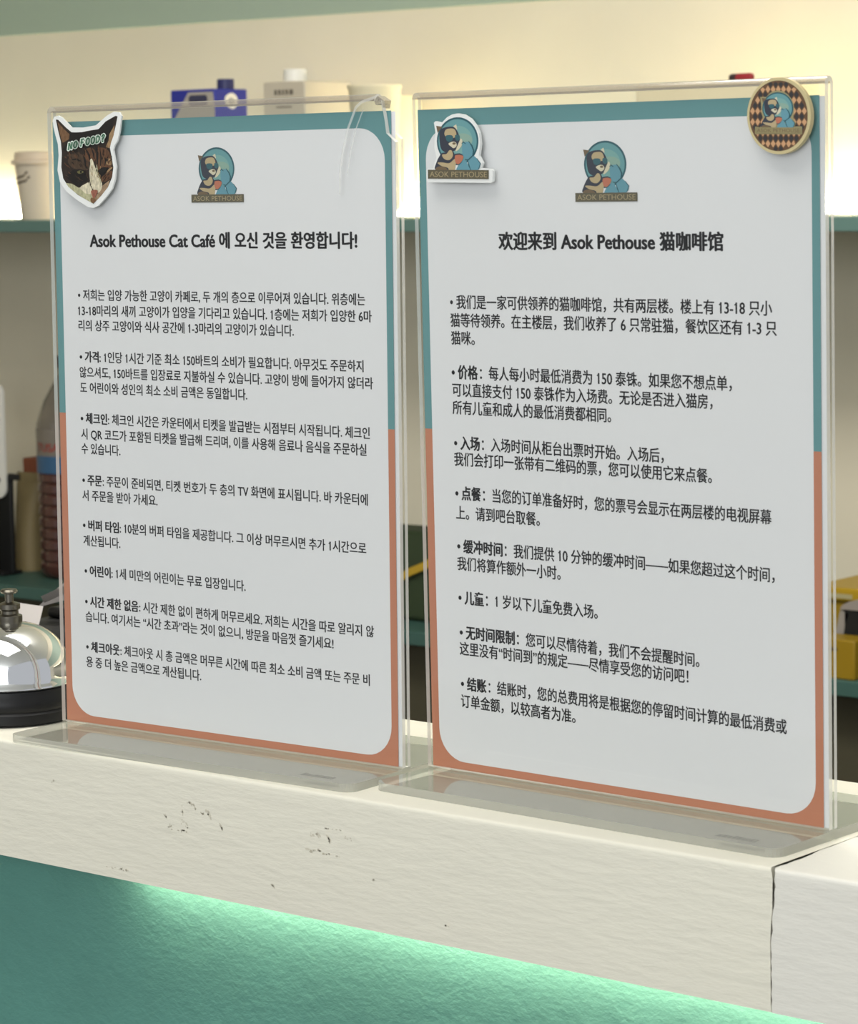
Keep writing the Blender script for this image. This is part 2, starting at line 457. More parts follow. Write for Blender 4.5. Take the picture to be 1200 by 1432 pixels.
EMBLEM = [
 (0, ell(563, 520, 318, 366, 40)),
 (1, ell(563, 522, 292, 338, 40)),
 (2, ell(570, 500, 220, 215, 30)),
 (3, ell(640, 505, 150, 105, 26)),
 (8, [(236, 283), (335, 300), (290, 350), (258, 395)]),
 (6, [(500, 290), (545, 262), (560, 340), (535, 345)]),
 (4, smooth_poly([(285, 430), (300, 355), (345, 318), (430, 298), (510, 305), (552, 350), (585, 420), (600, 500), (575, 570), (545, 640), (470, 690), (380, 690), (315, 640), (290, 530)])),
 (5, smooth_poly([(362, 400), (385, 345), (440, 326), (505, 330), (540, 375), (545, 440), (500, 470), (440, 445), (385, 450)])),
 (7, smooth_poly([(385, 440), (440, 425), (492, 440), (490, 500), (440, 530), (395, 505)])),
 (7, smooth_poly([(528, 430), (570, 420), (600, 445), (592, 500), (555, 515), (530, 480)])),
 (6, smooth_poly([(425, 560), (480, 528), (525, 530), (550, 560), (545, 600), (505, 628), (470, 605)])),
 (8, ell(512, 556, 26, 18, 12)),
 (6, smooth_poly([(618, 478), (640, 520), (625, 590), (580, 650), (535, 672), (560, 600), (590, 530)])),
 (4, smooth_poly([(230, 960), (240, 850), (290, 745), (330, 700), (400, 690), (500, 680), (530, 780), (520, 870), (480, 960)])),
 (5, smooth_poly([(330, 725), (395, 715), (440, 660), (478, 665), (495, 740), (455, 800), (400, 808), (350, 780)])),
 (5, smooth_poly([(258, 850), (330, 845), (440, 855), (520, 790), (560, 815), (540, 870), (520, 960), (440, 1000), (420, 930), (320, 900)])),
 (8, smooth_poly([(240, 925), (300, 905), (390, 930), (400, 965), (240, 965)])),
 (10, smooth_poly([(640, 560), (690, 530), (745, 540), (785, 610), (795, 720), (740, 800), (680, 790), (640, 700)])),
 (10, smooth_poly([(725, 810), (800, 740), (860, 785), (912, 862), (885, 950), (760, 975)])),
 (10, smooth_poly([(550, 945), (620, 830), (690, 815), (725, 880), (740, 975), (580, 975)])),
 (0, stroke([(632, 560), (650, 530), (690, 560)], 22)),
 (0, stroke([(735, 520), (785, 590), (812, 660), (800, 740), (730, 805), (680, 795)], 20)),
 (0, stroke([(725, 820), (745, 900), (770, 960)], 16)),
 (0, stroke([(860, 780), (915, 860), (885, 950)], 14)),
 (9, smooth_poly([(528, 745), (590, 722), (655, 750), (635, 820), (585, 868), (540, 850)])),
 (4, stroke([(500, 740), (545, 720), (600, 715), (650, 735)], 22)),
 (0, stroke([(540, 880), (590, 875), (640, 830)], 14)),
 (11, [(110, 958), (1040, 958), (1040, 1096), (110, 1096)]),
]


def draw(name, layers, mats, f, parent, dz=0.000008, letters=None):
    """flat printed artwork: layers stacked a hair apart"""
    k = MB()
    for i, (m, poly) in enumerate(layers):
        k.cur = m
        k.face([f(x, y, i * dz) for x, y in poly])
    if letters:
        mi, s, x0, x1, ymid, size, bold = letters
        k.cur = mi
        n = len(layers)
        run_line(k, [(s, bold)], x0, x1, 0, size, lambda x, z: f(x, ymid - z, n * dz), 0.34)
    return k.build(name, mats, parent, fix=False)


# ------------------------------------------------------------------ acrylic holders and their notices
MM = 0.001
PX0, PX1, PTOP = -0.5, 214.5, 304.5       # panel left, right, top in mm (z from the foot top)
YFR, YFB, YBF, YBR = -3.0, -0.6, 0.9, 3.0  # faces of the front and back acrylic sheets (mm)


LEAN = [0.0]


def local(x, y, z): return (x * MM, y * MM + LEAN[0] * max(z, 0) * MM, z * MM + 0.004)


def side_prof(prof, x0, x1, k, caps=1):
    """extrude a closed (y,z) profile along x; the two end caps use material 1"""
    n = len(prof)
    P = [local(x0, y, z) for y, z in prof] + [local(x1, y, z) for y, z in prof]
    k.cur = 0
    k.faces_idx(P, [(i, (i + 1) % n, n + (i + 1) % n, n + i) for i in range(n)])
    k.cur = caps
    k.faces_idx(P, [tuple(range(n)), tuple(range(2 * n - 1, n - 1, -1))])


def foot_mesh(sgn, depth, yin, yout, round_right=True):
    """L-bent foot: a vertical root that curves out into a flat plate with rounded corners"""
    t = 3.8; zb = -4.0; zt = zb + t; R = 0.8
    k = MB()
    ang = [math.radians(a) for a in range(0, 91, 18)]
    # bend: outer profile from vertical sheet down and out
    yc = yout + sgn * R
    inner = [(yc - sgn * R * math.cos(a), zt + R - R * math.sin(a)) for a in ang]
    outer = [(yc - sgn * (R + t) * math.cos(a), zt + R - (R + t) * math.sin(a)) for a in ang]
    prof = inner + outer[::-1]
    side_prof(prof, PX0, PX1, k)
    # plate with rounded far corners
    y0 = yc; y1 = sgn * depth; rr = 6.0
    poly = [(PX0, y0), (PX1, y0)]
    for a in range(0, 91, 15):
        poly.append((PX1 - rr + rr * math.cos(math.radians(a)), y1 - sgn * rr + sgn * rr * math.sin(math.radians(a))))
    for a in range(90, 181, 15):
        poly.append((PX0 + rr + rr * math.cos(math.radians(a)), y1 - sgn * rr + sgn * rr * math.sin(math.radians(a))))
    n = len(poly)
    P = [local(x, y, zt) for x, y in poly] + [local(x, y, zb) for x, y in poly]
    k.cur = 0; k.faces_idx(P, [tuple(range(n)), tuple(range(2 * n - 1, n - 1, -1))])
    k.cur = 1; k.faces_idx(P, [(i, (i + 1) % n, n + (i + 1) % n, n + i) for i in range(n) if i != 0])
    return k


def panel(outline, y0, y1):
    k = MB(); n = len(outline)
    P = [local(x, y0, z) for x, z in outline] + [local(x, y1, z) for x, z in outline]
    k.cur = 0; k.faces_idx(P, [tuple(range(n)), tuple(range(2 * n - 1, n - 1, -1))])
    k.cur = 1; k.faces_idx(P, [(i, (i + 1) % n, n + (i + 1) % n, n + i) for i in range(n)])
    return k


def holder(loc, rz, lean, label, broken):
    LEAN[0] = lean
    h = thing('acrylic_sign_holder', label, 'sign holder', loc, rz, None)
    zt = PTOP - 3.0
    if broken:
        fr = [(PX0, 0.6), (PX1, 0.6), (PX1, 283), (209.5, 287), (208.8, 292), (206.8, zt), (PX0, zt)]
        bk = [(PX0, 0.6), (PX1, 0.6), (PX1, 284.5), (211.5, 287), (205.2, 293.5), (204.2, 298.5), (202.5, zt), (PX0, zt)]
        xr = 203.0
    else:
        fr = [(PX0, 0.6), (PX1, 0.6), (PX1, zt), (PX0, zt)]; bk = fr; xr = PX1
    panel(fr, YFR, YFB).build('front_panel', [ACR, ACR_E], h)
    panel(bk, YBF, YBR).build('back_panel', [ACR, ACR_E], h)
    # top fold: half tube
    k = MB(); prof = []
    for a in range(180, -1, -15): prof.append((3.0 * math.cos(math.radians(a)), zt + 3.0 * math.sin(math.radians(a))))
    for a in range(0, 181, 30): prof.append((0.15 + 0.75 * math.cos(math.radians(a)), zt + 0.9 * math.sin(math.radians(a))))
    side_prof(prof, PX0, xr, k); k.build('top_fold', [ACR_T, ACR_E], h)
    foot_mesh(-1, 41.0, 0, YFB).build('front_foot', [ACR_F, ACR_FE], h)
    foot_mesh(1, 63.0, 0, YBF).build('rear_foot', [ACR_F, ACR_FE], h)
    # small worn moulded mark on the front foot
    k = MB(); x = 181.0
    for i in range(9):
        wd = rnd.uniform(1.0, 2.6); hh = rnd.uniform(3.0, 4.6)
        k.face([local(x, -36.0, -0.15), local(x + wd, -36.0, -0.15), local(x + wd, -36.0 + hh, -0.15), local(x, -36.0 + hh, -0.15)]); x += wd + 0.35
    k.build('moulded_mark', mat('worn_grey_mark', (140, 140, 133), 0.7), h, fix=False)
    return h


def rounded_rect(x0, z0, x1, z1, r, n=8):
    out = []
    for cx, cz, a0 in ((x1 - r, z1 - r, 0), (x0 + r, z1 - r, 90), (x0 + r, z0 + r, 180), (x1 - r, z0 + r, 270)):
        for i in range(n + 1):
            a = math.radians(a0 + 90 * i / n); out.append((cx + r * math.cos(a), cz + r * math.sin(a)))
    return out


def notice(h_loc, rz, lean, label, title, paras, emb, split, backing_dx, size, tsize):
    LEAN[0] = lean
    p = thing('printed_notice', label, 'notice', h_loc, rz)
    # printed sheet: coloured frame with a white rounded window, one mesh
    k = MB()
    inner = rounded_rect(5.2, 4.0, 206.6, 289.6, 14.5)
    inner = rounded_rect(4.2, 4.0, 206.2, 289.6, 14.5)
    yy = 0.0
    k.cur = 1; k.face([local(x, yy, z) for x, z in ((0, split), (210, split), (210, 297), (0, 297))])
    k.cur = 2; k.face([local(x, yy, z) for x, z in ((0, 0), (210, 0), (210, split), (0, split))])
    k.cur = 0; k.face([local(x, yy - 0.02, z) for x, z in inner])
    k.cur = 0; k.face([local(x, yy + 0.12, z) for x, z in ((0, 297), (210, 297), (210, 0), (0, 0))])
    k.build('paper_sheet', [PAPER, TEAL_INK, ORANGE_INK], p, fix=False)
    k = MB(); k.cur = 0
    k.face([local(x, 0.4, z) for x, z in ((0.8, 0.3), (210 + backing_dx, 0.3), (210 + backing_dx, 296.6), (0.8, 296.6))])
    k.build('backing_sheet', PAPER, p, fix=False)
    f = lambda x, z: local(x, -0.05, z)
    k = MB(); run_line(k, [(title[0], 0.042)], title[1], title[2], title[3], tsize, f, 0.36); k.build('heading', INK, p, fix=False)
    for para in paras:
        k = MB()
        for s, cont, x0, x1, z in para:
            if cont: runs = [(s, 0.024)]
            elif '|' in s:
                a, b = s.split('|'); runs = [('• ' + a, 0.042), (b, 0.024)]
            else: runs = [('• ' + s, 0.024)]
            run_line(k, runs, x0, x1, z, size, f)
        k.build('text_paragraph', INK, p, fix=False)
    U, V, O = emb
    fe = lambda x, y, d: local(O[0] + U * x, -0.04 - d * 1000, O[1] - V * y)
    draw('emblem', EMBLEM, EM, fe, p, letters=(12, 'ASOK PETHOUSE', 140, 1012, 1027, 120, 0.0))
    return p


A1, A2 = math.radians(2.1702), math.radians(-1.2605)
LOC1 = (-0.2206, 0.0396, 1.1); LOC2 = (0.0, 0.0594, 1.1)
LEAN1, LEAN2 = 0.0080, -0.0134
holder(LOC1, A1, LEAN1, 'clear acrylic holder of the Korean notice, its top right corner broken off', True)
holder(LOC2, A2, LEAN2, 'clear acrylic holder of the Chinese notice, standing beside the crack in the ledge', False)
# emblem placement: (mm per unit x, mm per unit y, origin) so that the banner spans the measured width
notice(LOC1, A1, LEAN1, 'Korean notice with a teal and terracotta border beside the service bell', KR_TITLE, KR,
       (32.6 / 930, 25.6 / 941, (106.6 - 575 * 32.6 / 930, 257.2 + 1096 * 25.6 / 941)), 154.7, 2.2, 5.9, 8.3)
notice(LOC2, A2, LEAN2, 'Chinese notice with a teal and terracotta border nearest the ledge crack', ZH_TITLE, ZH,
       (32.7 / 930, 25.5 / 941, (104.0 - 575 * 32.7 / 930, 255.8 + 1096 * 25.5 / 941)), 155.0, 2.3, 6.6, 8.4)

LEAN[0] = LEAN1
# crack line running through the broken corner of the left holder
k = MB()
cp = smooth = [(205.5, 304.0), (202.0, 302.6), (196.0, 301.2), (192.5, 298.9), (187.8, 289.5), (184.8, 280.0), (183.0, 270.4), (182.4, 260.2)]
poly = stroke(cp, 1.3)
k.face([local(x, -3.06, z) for x, z in poly])
poly = stroke([(x + 4.2, z - 1) for x, z in cp[3:7]], 0.7)
k.face([local(x, -3.06, z) for x, z in poly])
hl = [o for o in COL.objects if o.name == 'acrylic_sign_holder'][0]
k.build('crack', clear('acrylic_fracture', (0.9, 0.9, 0.9, 1), edge=0.35, edge_col=(240, 240, 236), strength=4.0, rough=0.2), hl, fix=False)
k = MB()
k.prism([(202.6, 301.0), (204.4, 303.6), (208.2, 301.4), (207.4, 298.0), (206.6, 300.0), (203.6, 299.6)], lambda a, b, c: local(a, c, b), (-2.6, 2.6))
k.build('broken_shard', [ACR_T], hl)

# ------------------------------------------------------------------ stickers on the holders
WHITE_ST = mat('white_sticker', (228, 230, 228), 0.45)


def sticker_frame(loc, rz, U, V, O, y):
    def f(x, yy, d):
        return local(O[0] + U[0] * x + V[0] * yy, y - d * 1000, O[1] + U[1] * x + V[1] * yy)
    return f


CATC = [(40, 30, 24), (20, 16, 14), (112, 82, 56), (70, 54, 40), (92, 62, 42), (204, 196, 170), (170, 168, 134), (150, 126, 100), (142, 88, 72), (98, 94, 58), (150, 122, 88)]
CM = [mat('cat_print_%s' % n, c, 0.5, vary=0.28, bscale=100, vscale=700, stretch=(1.6, 1, 0.7)) for n, c in zip(('dark', 'black', 'ear', 'cheek', 'brown', 'blaze', 'muzzle', 'jaw', 'nose', 'iris', 'tan'), CATC)]
cat = thing('cat_face_sticker', 'tabby cat face sticker at the top left corner of the Korean notice', 'sticker', LOC1, A1)
fc = sticker_frame(LOC1, A1, (0.0498, -0.00083), (-0.00115, -0.03587), (2.38, 303.885), -3.0)
back = [(38, 170), (60, 120), (115, 105), (160, 130), (290, 265), (450, 268), (620, 240), (770, 110), (860, 62), (930, 72), (958, 120), (935, 320), (905, 450), (865, 510), (850, 570), (862, 650), (888, 790), (872, 960), (835, 1085), (760, 1190), (650, 1315), (582, 1345), (520, 1335), (380, 1250), (225, 1130), (135, 1000), (102, 840), (118, 640), (108, 490), (75, 370), (48, 260)]
k = MB(); k.prism(back, lambda a, b, c: fc(a, b, c), (0.00002, 0.0010)); k.build('backing', WHITE_ST, cat)
CAT = [
 (0, [(82, 158), (112, 160), (220, 268), (300, 335), (430, 330), (560, 305), (655, 292), (750, 190), (880, 118), (907, 126), (885, 240), (855, 370), (822, 470), (806, 540), (830, 660), (852, 800), (836, 930), (780, 1065), (690, 1180), (588, 1288), (540, 1262), (380, 1172), (250, 1062), (180, 950), (155, 800), (162, 600), (148, 450), (108, 290)]),
 (2, [(104, 190), (190, 285), (285, 375), (262, 420), (215, 450), (172, 470), (145, 380)]),
 (1, [(270, 330), (430, 335), (650, 300), (750, 200), (870, 140), (830, 300), (760, 470), (600, 520), (420, 560), (230, 590), (170, 560), (260, 440)]),
 (10, [(868, 240), (858, 370), (822, 470), (800, 545), (752, 530), (790, 440), (800, 360)]),
 (3, smooth_poly([(250, 690), (340, 600), (450, 640), (520, 700), (520, 830), (430, 830), (330, 820), (260, 760)])),
 (4, smooth_poly([(620, 560), (720, 540), (800, 600), (832, 740), (800, 830), (720, 800), (660, 850), (620, 720)])),
 (10, smooth_poly([(770, 690), (815, 690), (830, 760), (780, 770), (755, 740)])),
 (4, smooth_poly([(490, 560), (560, 540), (620, 600), (600, 720), (520, 720), (480, 660)])),
 (1, stroke([(455, 640), (480, 730), (505, 820)], 34)), (1, stroke([(490, 560), (530, 640), (545, 700)], 28)),
 (1, stroke([(560, 540), (590, 620), (600, 690)], 22)), (1, stroke([(620, 520), (640, 640), (640, 760)], 30)),
 (1, stroke([(675, 560), (690, 680), (680, 780)], 20)), (1, stroke([(300, 700), (360, 690), (420, 720)], 26)),
 (1, stroke([(720, 620), (750, 700), (740, 780)], 18)), (3, stroke([(230, 640), (330, 640), (400, 600)], 40)),
 (1, smooth_poly([(330, 830), (420, 850), (500, 900), (515, 970), (450, 1010), (400, 1060), (300, 1000), (230, 920)])),
 (1, smooth_poly([(645, 900), (700, 840), (780, 800), (800, 850), (740, 900), (690, 970), (655, 970)])),
 (4, smooth_poly([(700, 930), (790, 860), (835, 850), (830, 930), (760, 985), (700, 990)])),
 (10, stroke([(760, 880), (800, 830), (840, 800)], 26)),
 (6, [(215, 1012), (300, 1022), (390, 1075), (430, 1065), (520, 1020), (560, 1080), (600, 1190), (582, 1286), (500, 1240), (380, 1168), (258, 1070)]),
 (5, [(400, 1080), (430, 1050), (520, 1000), (570, 1090), (560, 1160), (480, 1150)]),
 (7, [(690, 1060), (808, 965), (780, 1065), (690, 1180), (612, 1262), (600, 1200), (650, 1140)]),
 (5, smooth_poly([(545, 700), (570, 690), (605, 780), (640, 880), (690, 970), (705, 1060), (655, 1140), (580, 1090), (545, 980), (535, 850), (545, 760)])),
 (1, smooth_poly([(350, 850), (400, 825), (470, 850), (480, 890), (420, 905), (370, 890)])),
 (9, smooth_poly([(372, 858), (420, 842), (462, 862), (425, 884), (390, 882)])),
 (1, ell(425, 862, 14, 18, 12)),
 (1, ell(718, 838, 62, 36, 18, -25)),
 (8, smooth_poly([(560, 1120), (600, 1100), (650, 1110), (632, 1170), (595, 1215), (572, 1170)])),
 (2, smooth_poly([(560, 1210), (600, 1210), (625, 1240), (590, 1280), (555, 1250)])),
]
fur = []
for q in range(150):
    x, y = rnd.uniform(190, 830), rnd.uniform(540, 1000)
    if 520 < x < 700 and y > 690: continue
    if ((x - 420) / 110) ** 2 + ((y - 865) / 60) ** 2 < 1 or ((x - 718) / 90) ** 2 + ((y - 840) / 60) ** 2 < 1: continue
    if x < 250 and y > 900 or x < 330 and y > 980: continue
    a = math.atan2(y - 1150, x - 595); L_ = rnd.uniform(30, 80); wv = rnd.uniform(-0.25, 0.25)
    fur.append((rnd.choice((0, 1, 3, 4, 4, 2, 0)), stroke([(x, y), (x + L_ * 0.5 * math.cos(a), y + L_ * 0.5 * math.sin(a)), (x + L_ * math.cos(a + wv), y + L_ * math.sin(a + wv))], rnd.uniform(7, 15))))
for q in range(26):
    x, y = rnd.uniform(540, 690), rnd.uniform(760, 1080); fur.append((rnd.choice((5, 6, 10)), stroke([(x, y), (x + rnd.uniform(-8, 8), y + 35), (x + rnd.uniform(-12, 12), y + 60)], 8)))
fi = next(i for i, l_ in enumerate(CAT) if l_[0] == 9) - 1
CAT = CAT[:fi] + [f_ for f_ in fur if all(175 < p[0] < 838 and not (p[0] > 795 and p[1] < 600) for p in f_[1])] + CAT[fi:]
draw('cat_face', [(m, p) for m, p in CAT], CM, lambda x, y, d: fc(x, y, d + 0.00102), cat, dz=0.000002)
# lettering NO FOOD? with a white outline
GRN = mat('green_letters', (72, 118, 92), 0.5); OUTL = mat('pale_letter_outline', (226, 238, 226), 0.5)


LET = {'N': [[(0, 0), (0.02, 1), (0.62, 0.02), (0.66, 1)]], 'F': [[(0.05, 0), (0.06, 1), (0.6, 0.98)], [(0.06, 0.55), (0.5, 0.53)]],
       'O': [[(0.36 + 0.34 * math.cos(a * 0.3927), 0.5 + 0.47 * math.sin(a * 0.3927)) for a in range(17)]],
       'D': [[(0.05, 0.02), (0.05, 0.98), (0.4, 0.95), (0.64, 0.72), (0.66, 0.4), (0.45, 0.08), (0.05, 0.02)]],
       '?': [[(0.08, 0.72), (0.16, 0.94), (0.42, 1.0), (0.58, 0.82), (0.5, 0.6), (0.3, 0.48), (0.3, 0.30)], [(0.29, 0.09), (0.31, 0.0)]]}
kk = MB()


def word(wd, x0, x1, y0, y1, hgt):
    n = len(wd); adv = (x1 - x0) / n
    for i, ch in enumerate(wd):
        for line in LET[ch]:
            P = []
            for u, v in line:
                X = x0 + adv * (i + u * 0.92 + 0.05)
                P.append((X + 10 * (v - 0.5), y0 + (y1 - y0) * (X - x0) / (x1 - x0) - v * hgt))
            for wdt, mi, d in ((42, 1, 0.00155), (17, 0, 0.00158)):
                kk.cur = mi
                for p, q in zip(P, P[1:]):
                    L_ = math.hypot(q[0] - p[0], q[1] - p[1]) or 1; nx, ny = -(q[1] - p[1]) / L_ * wdt / 2, (q[0] - p[0]) / L_ * wdt / 2
                    kk.face([fc(a_, b_, d) for a_, b_ in ((p[0] + nx, p[1] + ny), (q[0] + nx, q[1] + ny), (q[0] - nx, q[1] - ny), (p[0] - nx, p[1] - ny))])
                for p in P: kk.face([fc(a_, b_, d) for a_, b_ in ell(p[0], p[1], wdt / 2, wdt / 2, 10)])


word('NO', 262, 400, 566, 528, 88)
word('FOOD?', 428, 770, 520, 448, 92)
kk.build('lettering', [GRN, OUTL], cat, fix=False)

LEAN[0] = LEAN2
logo = thing('emblem_sticker', 'white edged emblem sticker at the top left of the Chinese notice', 'sticker', LOC2, A2)
fl = sticker_frame(LOC2, A2, (0.03734, -0.00071), (-0.00083, -0.02842), (5.94, 297.87), -3.0)
lb = [(84, 960), (110, 940), (190, 935), (205, 860), (240, 770), (205, 620), (212, 480), (225, 400), (200, 235), (225, 213), (322, 236), (400, 155), (480, 112), (560, 97), (660, 115), (760, 180), (840, 285), (890, 400), (908, 560), (885, 740), (940, 850), (918, 928), (1070, 940), (1096, 965), (1092, 1130), (1070, 1152), (110, 1152), (84, 1130)]
k = MB(); k.prism(lb, lambda a, b, c: fl(a, b, c), (0.00002, 0.0015)); k.build('backing', WHITE_ST, logo)
draw('emblem', EMBLEM, EM, lambda x, y, d: fl(x, y, d + 0.00152), logo, letters=(12, 'ASOK PETHOUSE', 140, 1012, 1027, 120, 0.0))

rd = thing('round_argyle_badge', 'round argyle patterned badge at the top right of the Chinese notice', 'badge', LOC2, A2)
fr_ = sticker_frame(LOC2, A2, (0.03106, -0.00083), (-0.00025, -0.02585), (175.72, 307.25), -3.0)
BTAN = mat('badge_rim_tan', (196, 182, 138), 0.5); BDARK = mat('badge_brown', (98, 72, 50), 0.5)
BBLK = mat('badge_charcoal', (50, 48, 50), 0.5); BPEACH = mat('badge_peach', (196, 152, 112), 0.5); BOLV = mat('badge_olive', (150, 142, 104), 0.5)
k = MB(); k.prism(ell(605, 680, 486, 586, 64), lambda a, b, c: fr_(a, b, c), (0.00002, 0.0024)); k.build('disc', BTAN, rd)
lay = [(1, ell(600, 680, 446, 540, 56))]


def inside(x, y, m=0.0): return ((x - 600) / (446 - m)) ** 2 + ((y - 680) / (540 - m)) ** 2 < 1


for r in range(-8, 9):
    for c_ in range(-7, 8):
        for par in (0, 1):
            cx = 600 + 79 * (c_ + (0.5 if (par == 0) else 0.0)); cy = 680 + 166 * r * 0.5 if False else 690 + 166 * r + (83 if par else 0)
            d = [(cx, cy - 62), (cx + 40, cy), (cx, cy + 62), (cx - 40, cy)]
            ins = [inside(*q) for q in d]
            if not inside(cx, cy, 20): continue
            if not all(ins):
                d = [q if inside(*q) else (600 + (q[0] - 600) * 0.5 + (cx - 600) * 0.5, 680 + (q[1] - 680) * 0.5 + (cy - 680) * 0.5) for q in d]
            lay.append((2 if par == 0 else 3, [(cx + (q[0] - cx) * 0.93, cy + (q[1] - cy) * 0.93) for q in d]))
pat = draw('argyle_pattern', lay[:1], [BTAN, BDARK, BBLK, BPEACH], lambda x, y, d: fr_(x, y, d + 0.00242), rd)
k = MB()
for m, p in lay: k.cur = m; k.face([fr_(x, y, 0.00242 + (0.00003 if m > 1 else 0)) for x, y in p])
bpy.data.objects.remove(pat)
k.build('argyle_pattern', [BTAN, BDARK, BBLK, BPEACH], rd, fix=False)
s_ = 690 / 930


def fbadge(x, y, d): return fr_(602 + (x - 575) * s_, 948 + (y - 1096) * s_ * 0.90, d + 0.00248)


bb = [(200, 960), (230, 870), (262, 770), (225, 620), (215, 400), (200, 260), (330, 262), (400, 170), (480, 125), (560, 112), (660, 130), (760, 195), (835, 295), (885, 410), (900, 560), (880, 740), (930, 850), (908, 935), (1060, 935), (1060, 1115), (92, 1115), (92, 940)]
EM2 = list(EM); EM2[11] = mat('badge_banner', (140, 130, 92), 0.5)
k = MB(); k.face([fbadge(x, y, 0) for x, y in bb]); k.build('emblem_outline', BOLV, rd, fix=False)
draw('emblem', EMBLEM, EM2, lambda x, y, d: fbadge(x, y, d + 0.00003), rd, letters=(8, 'ASOK PETHOUSE', 140, 1012, 1027, 120, 0.0))
for o_ in (cat, logo, rd):
    pass

# ------------------------------------------------------------------ service bell and receipt printer
bell = thing('service_bell', 'chrome service bell on a black base left of the Korean notice', 'bell', (-0.2672, 0.0455, 1.1))
k = MB(); k.lathe([(0.031, 0.0), (0.0335, 0.0015), (0.0335, 0.006), (0.0325, 0.0072), (0.0332, 0.0085), (0.0332, 0.013), (0.0322, 0.0145), (0.0318, 0.0175), (0.030, 0.0185)], 56); k.build('base', BLACKP, bell, True)
prof = [(0.0315, 0.0180), (0.0322, 0.0188), (0.0318, 0.0200), (0.0308, 0.0215), (0.0306, 0.0228), (0.0300, 0.0250)]
for a in range(8, 84, 6):
    prof.append((0.0302 * math.cos(math.radians(a)) ** 0.85, 0.0235 + 0.0255 * math.sin(math.radians(a))))
prof.append((0.004, 0.0491))
k = MB(); k.lathe(prof, 64); k.build('dome', CHROME, bell, True)
k = MB(); k.lathe([(0.0062, 0.0485), (0.0064, 0.0505), (0.0064, 0.0525), (0.0045, 0.0535), (0.0045, 0.055), (0.0055, 0.056), (0.0055, 0.0585), (0.003, 0.0595)], 24); k.build('nut', STEEL, bell, True)
k = MB(); k.lathe([(0.0022, 0.0590), (0.0022, 0.0635), (0.0040, 0.0640), (0.0046, 0.0650), (0.0038, 0.0660), (0.001, 0.0664)], 24); k.build('striker_button', STEEL, bell, True)

wk = MB(); wk.box((-1.5, 0.16, 0.84), (1.5, 0.62, 0.88)); wk.box((-1.5, 0.56, 0.0), (1.5, 0.58, 0.84)); wk.box((-1.5, 0.16, 0.0), (-1.46, 0.58, 0.84)); wk.box((1.46, 0.16, 0.0), (1.5, 0.58, 0.84))
tag(wk.build('work_bench', OLIVE), 'low dark work bench behind the white ledge', 'bench')
pr = thing('receipt_printer', 'black receipt printer hidden behind the bell', 'printer', (-0.445, 0.32, 0.88), 0.0)
k = MB(); k.box((-0.07, -0.07, 0), (0.075, 0.09, 0.219)); k.build('body', BLACKM, pr, bevel=0.008)
k = MB(); k.box((-0.06, -0.03, 0.219), (0.06, 0.06, 0.226)); k.build('cover', BLACKP, pr, bevel=0.003)
# curled receipts
rp = MB()
RC = mat('receipt_paper', (222, 214, 210), 0.8)
def strip(k, p0, dirv, wid, up, n=10, curl=1.0):
    rows = []
    for i in range(n + 1):
        t = i / n
        q = Vector(p0) + Vector(dirv) * t + Vector(up) * (math.sin(t * math.pi * 0.55) * curl)
        rows.append((q, q + Vector(wid)))
    for i in range(n): k.face([rows[i][0], rows[i + 1][0], rows[i + 1][1], rows[i][1]])
strip(rp, (-0.062, -0.035, 0.222), (0.022, 0.010, 0.016), (0.016, 0.022, 0.006), (0, 0, 0.004))
tag(rp.build('receipt', RC, fix=False), 'curled white receipt tip rising highest behind the bell', 'receipt').location = (-0.445, 0.32, 0.884)
rp = MB()
strip(rp, (-0.050, -0.040, 0.2265), (0.030, 0.014, 0.010), (0.010, -0.012, 0.0065), (0, 0, 0.003))
strip(rp, (-0.052, -0.0715, 0.210), (0.030, 0.0, 0.0), (0.004, 0.004, 0.021), (0, -0.003, 0.0))
tag(rp.build('receipt', RC, fix=False), 'crumpled lower receipt hanging over the black printer', 'receipt').location = (-0.445, 0.32, 0.884)

# ------------------------------------------------------------------ back wall furniture
SX0, SX1 = -3.6, 1.6
k = MB(); k.box((SX0, 1.88, 1.3065), (SX1, 2.179, 1.3235)); tag(k.build('wall_shelf', SHELFM, bevel=0.0015), 'long teal wall shelf with warm light along its back', 'shelf')
k = MB(); k.box((XL, 2.1775, 1.612), (XR, 2.1798, 2.3)); tag(k.build('trim_1', SAGEM, bevel=0.001), kind='structure')
WARM = mat('warm_led', (255, 240, 200), 0.5, emit=((255, 242, 214), 28.0))
k = MB(); k.box((SX0, 2.158, 1.3236), (SX1, 2.178, 1.347)); tag(k.build('light_strip', WARM), 'warm glowing light strip along the back of the shelf', 'light')
bc = thing('back_counter', 'teal topped back counter under the wall shelf, its body coloured as shade', 'counter', (0, 2.0, 0))
k = MB(); k.box((SX0, 1.88 - 2.0, 0.768), (SX1, 2.179 - 2.0, 0.7865)); k.build('counter_top', SHELFTOP, bc, bevel=0.0015)
k = MB(); k.box((SX0, 1.93 - 2.0, 0.0), (SX1, 2.17 - 2.0, 0.768)); k.build('body', OLIVE, bc)  # added dark body, coloured like the shaded space below the top
ZS, ZL = 1.3235, 0.7865

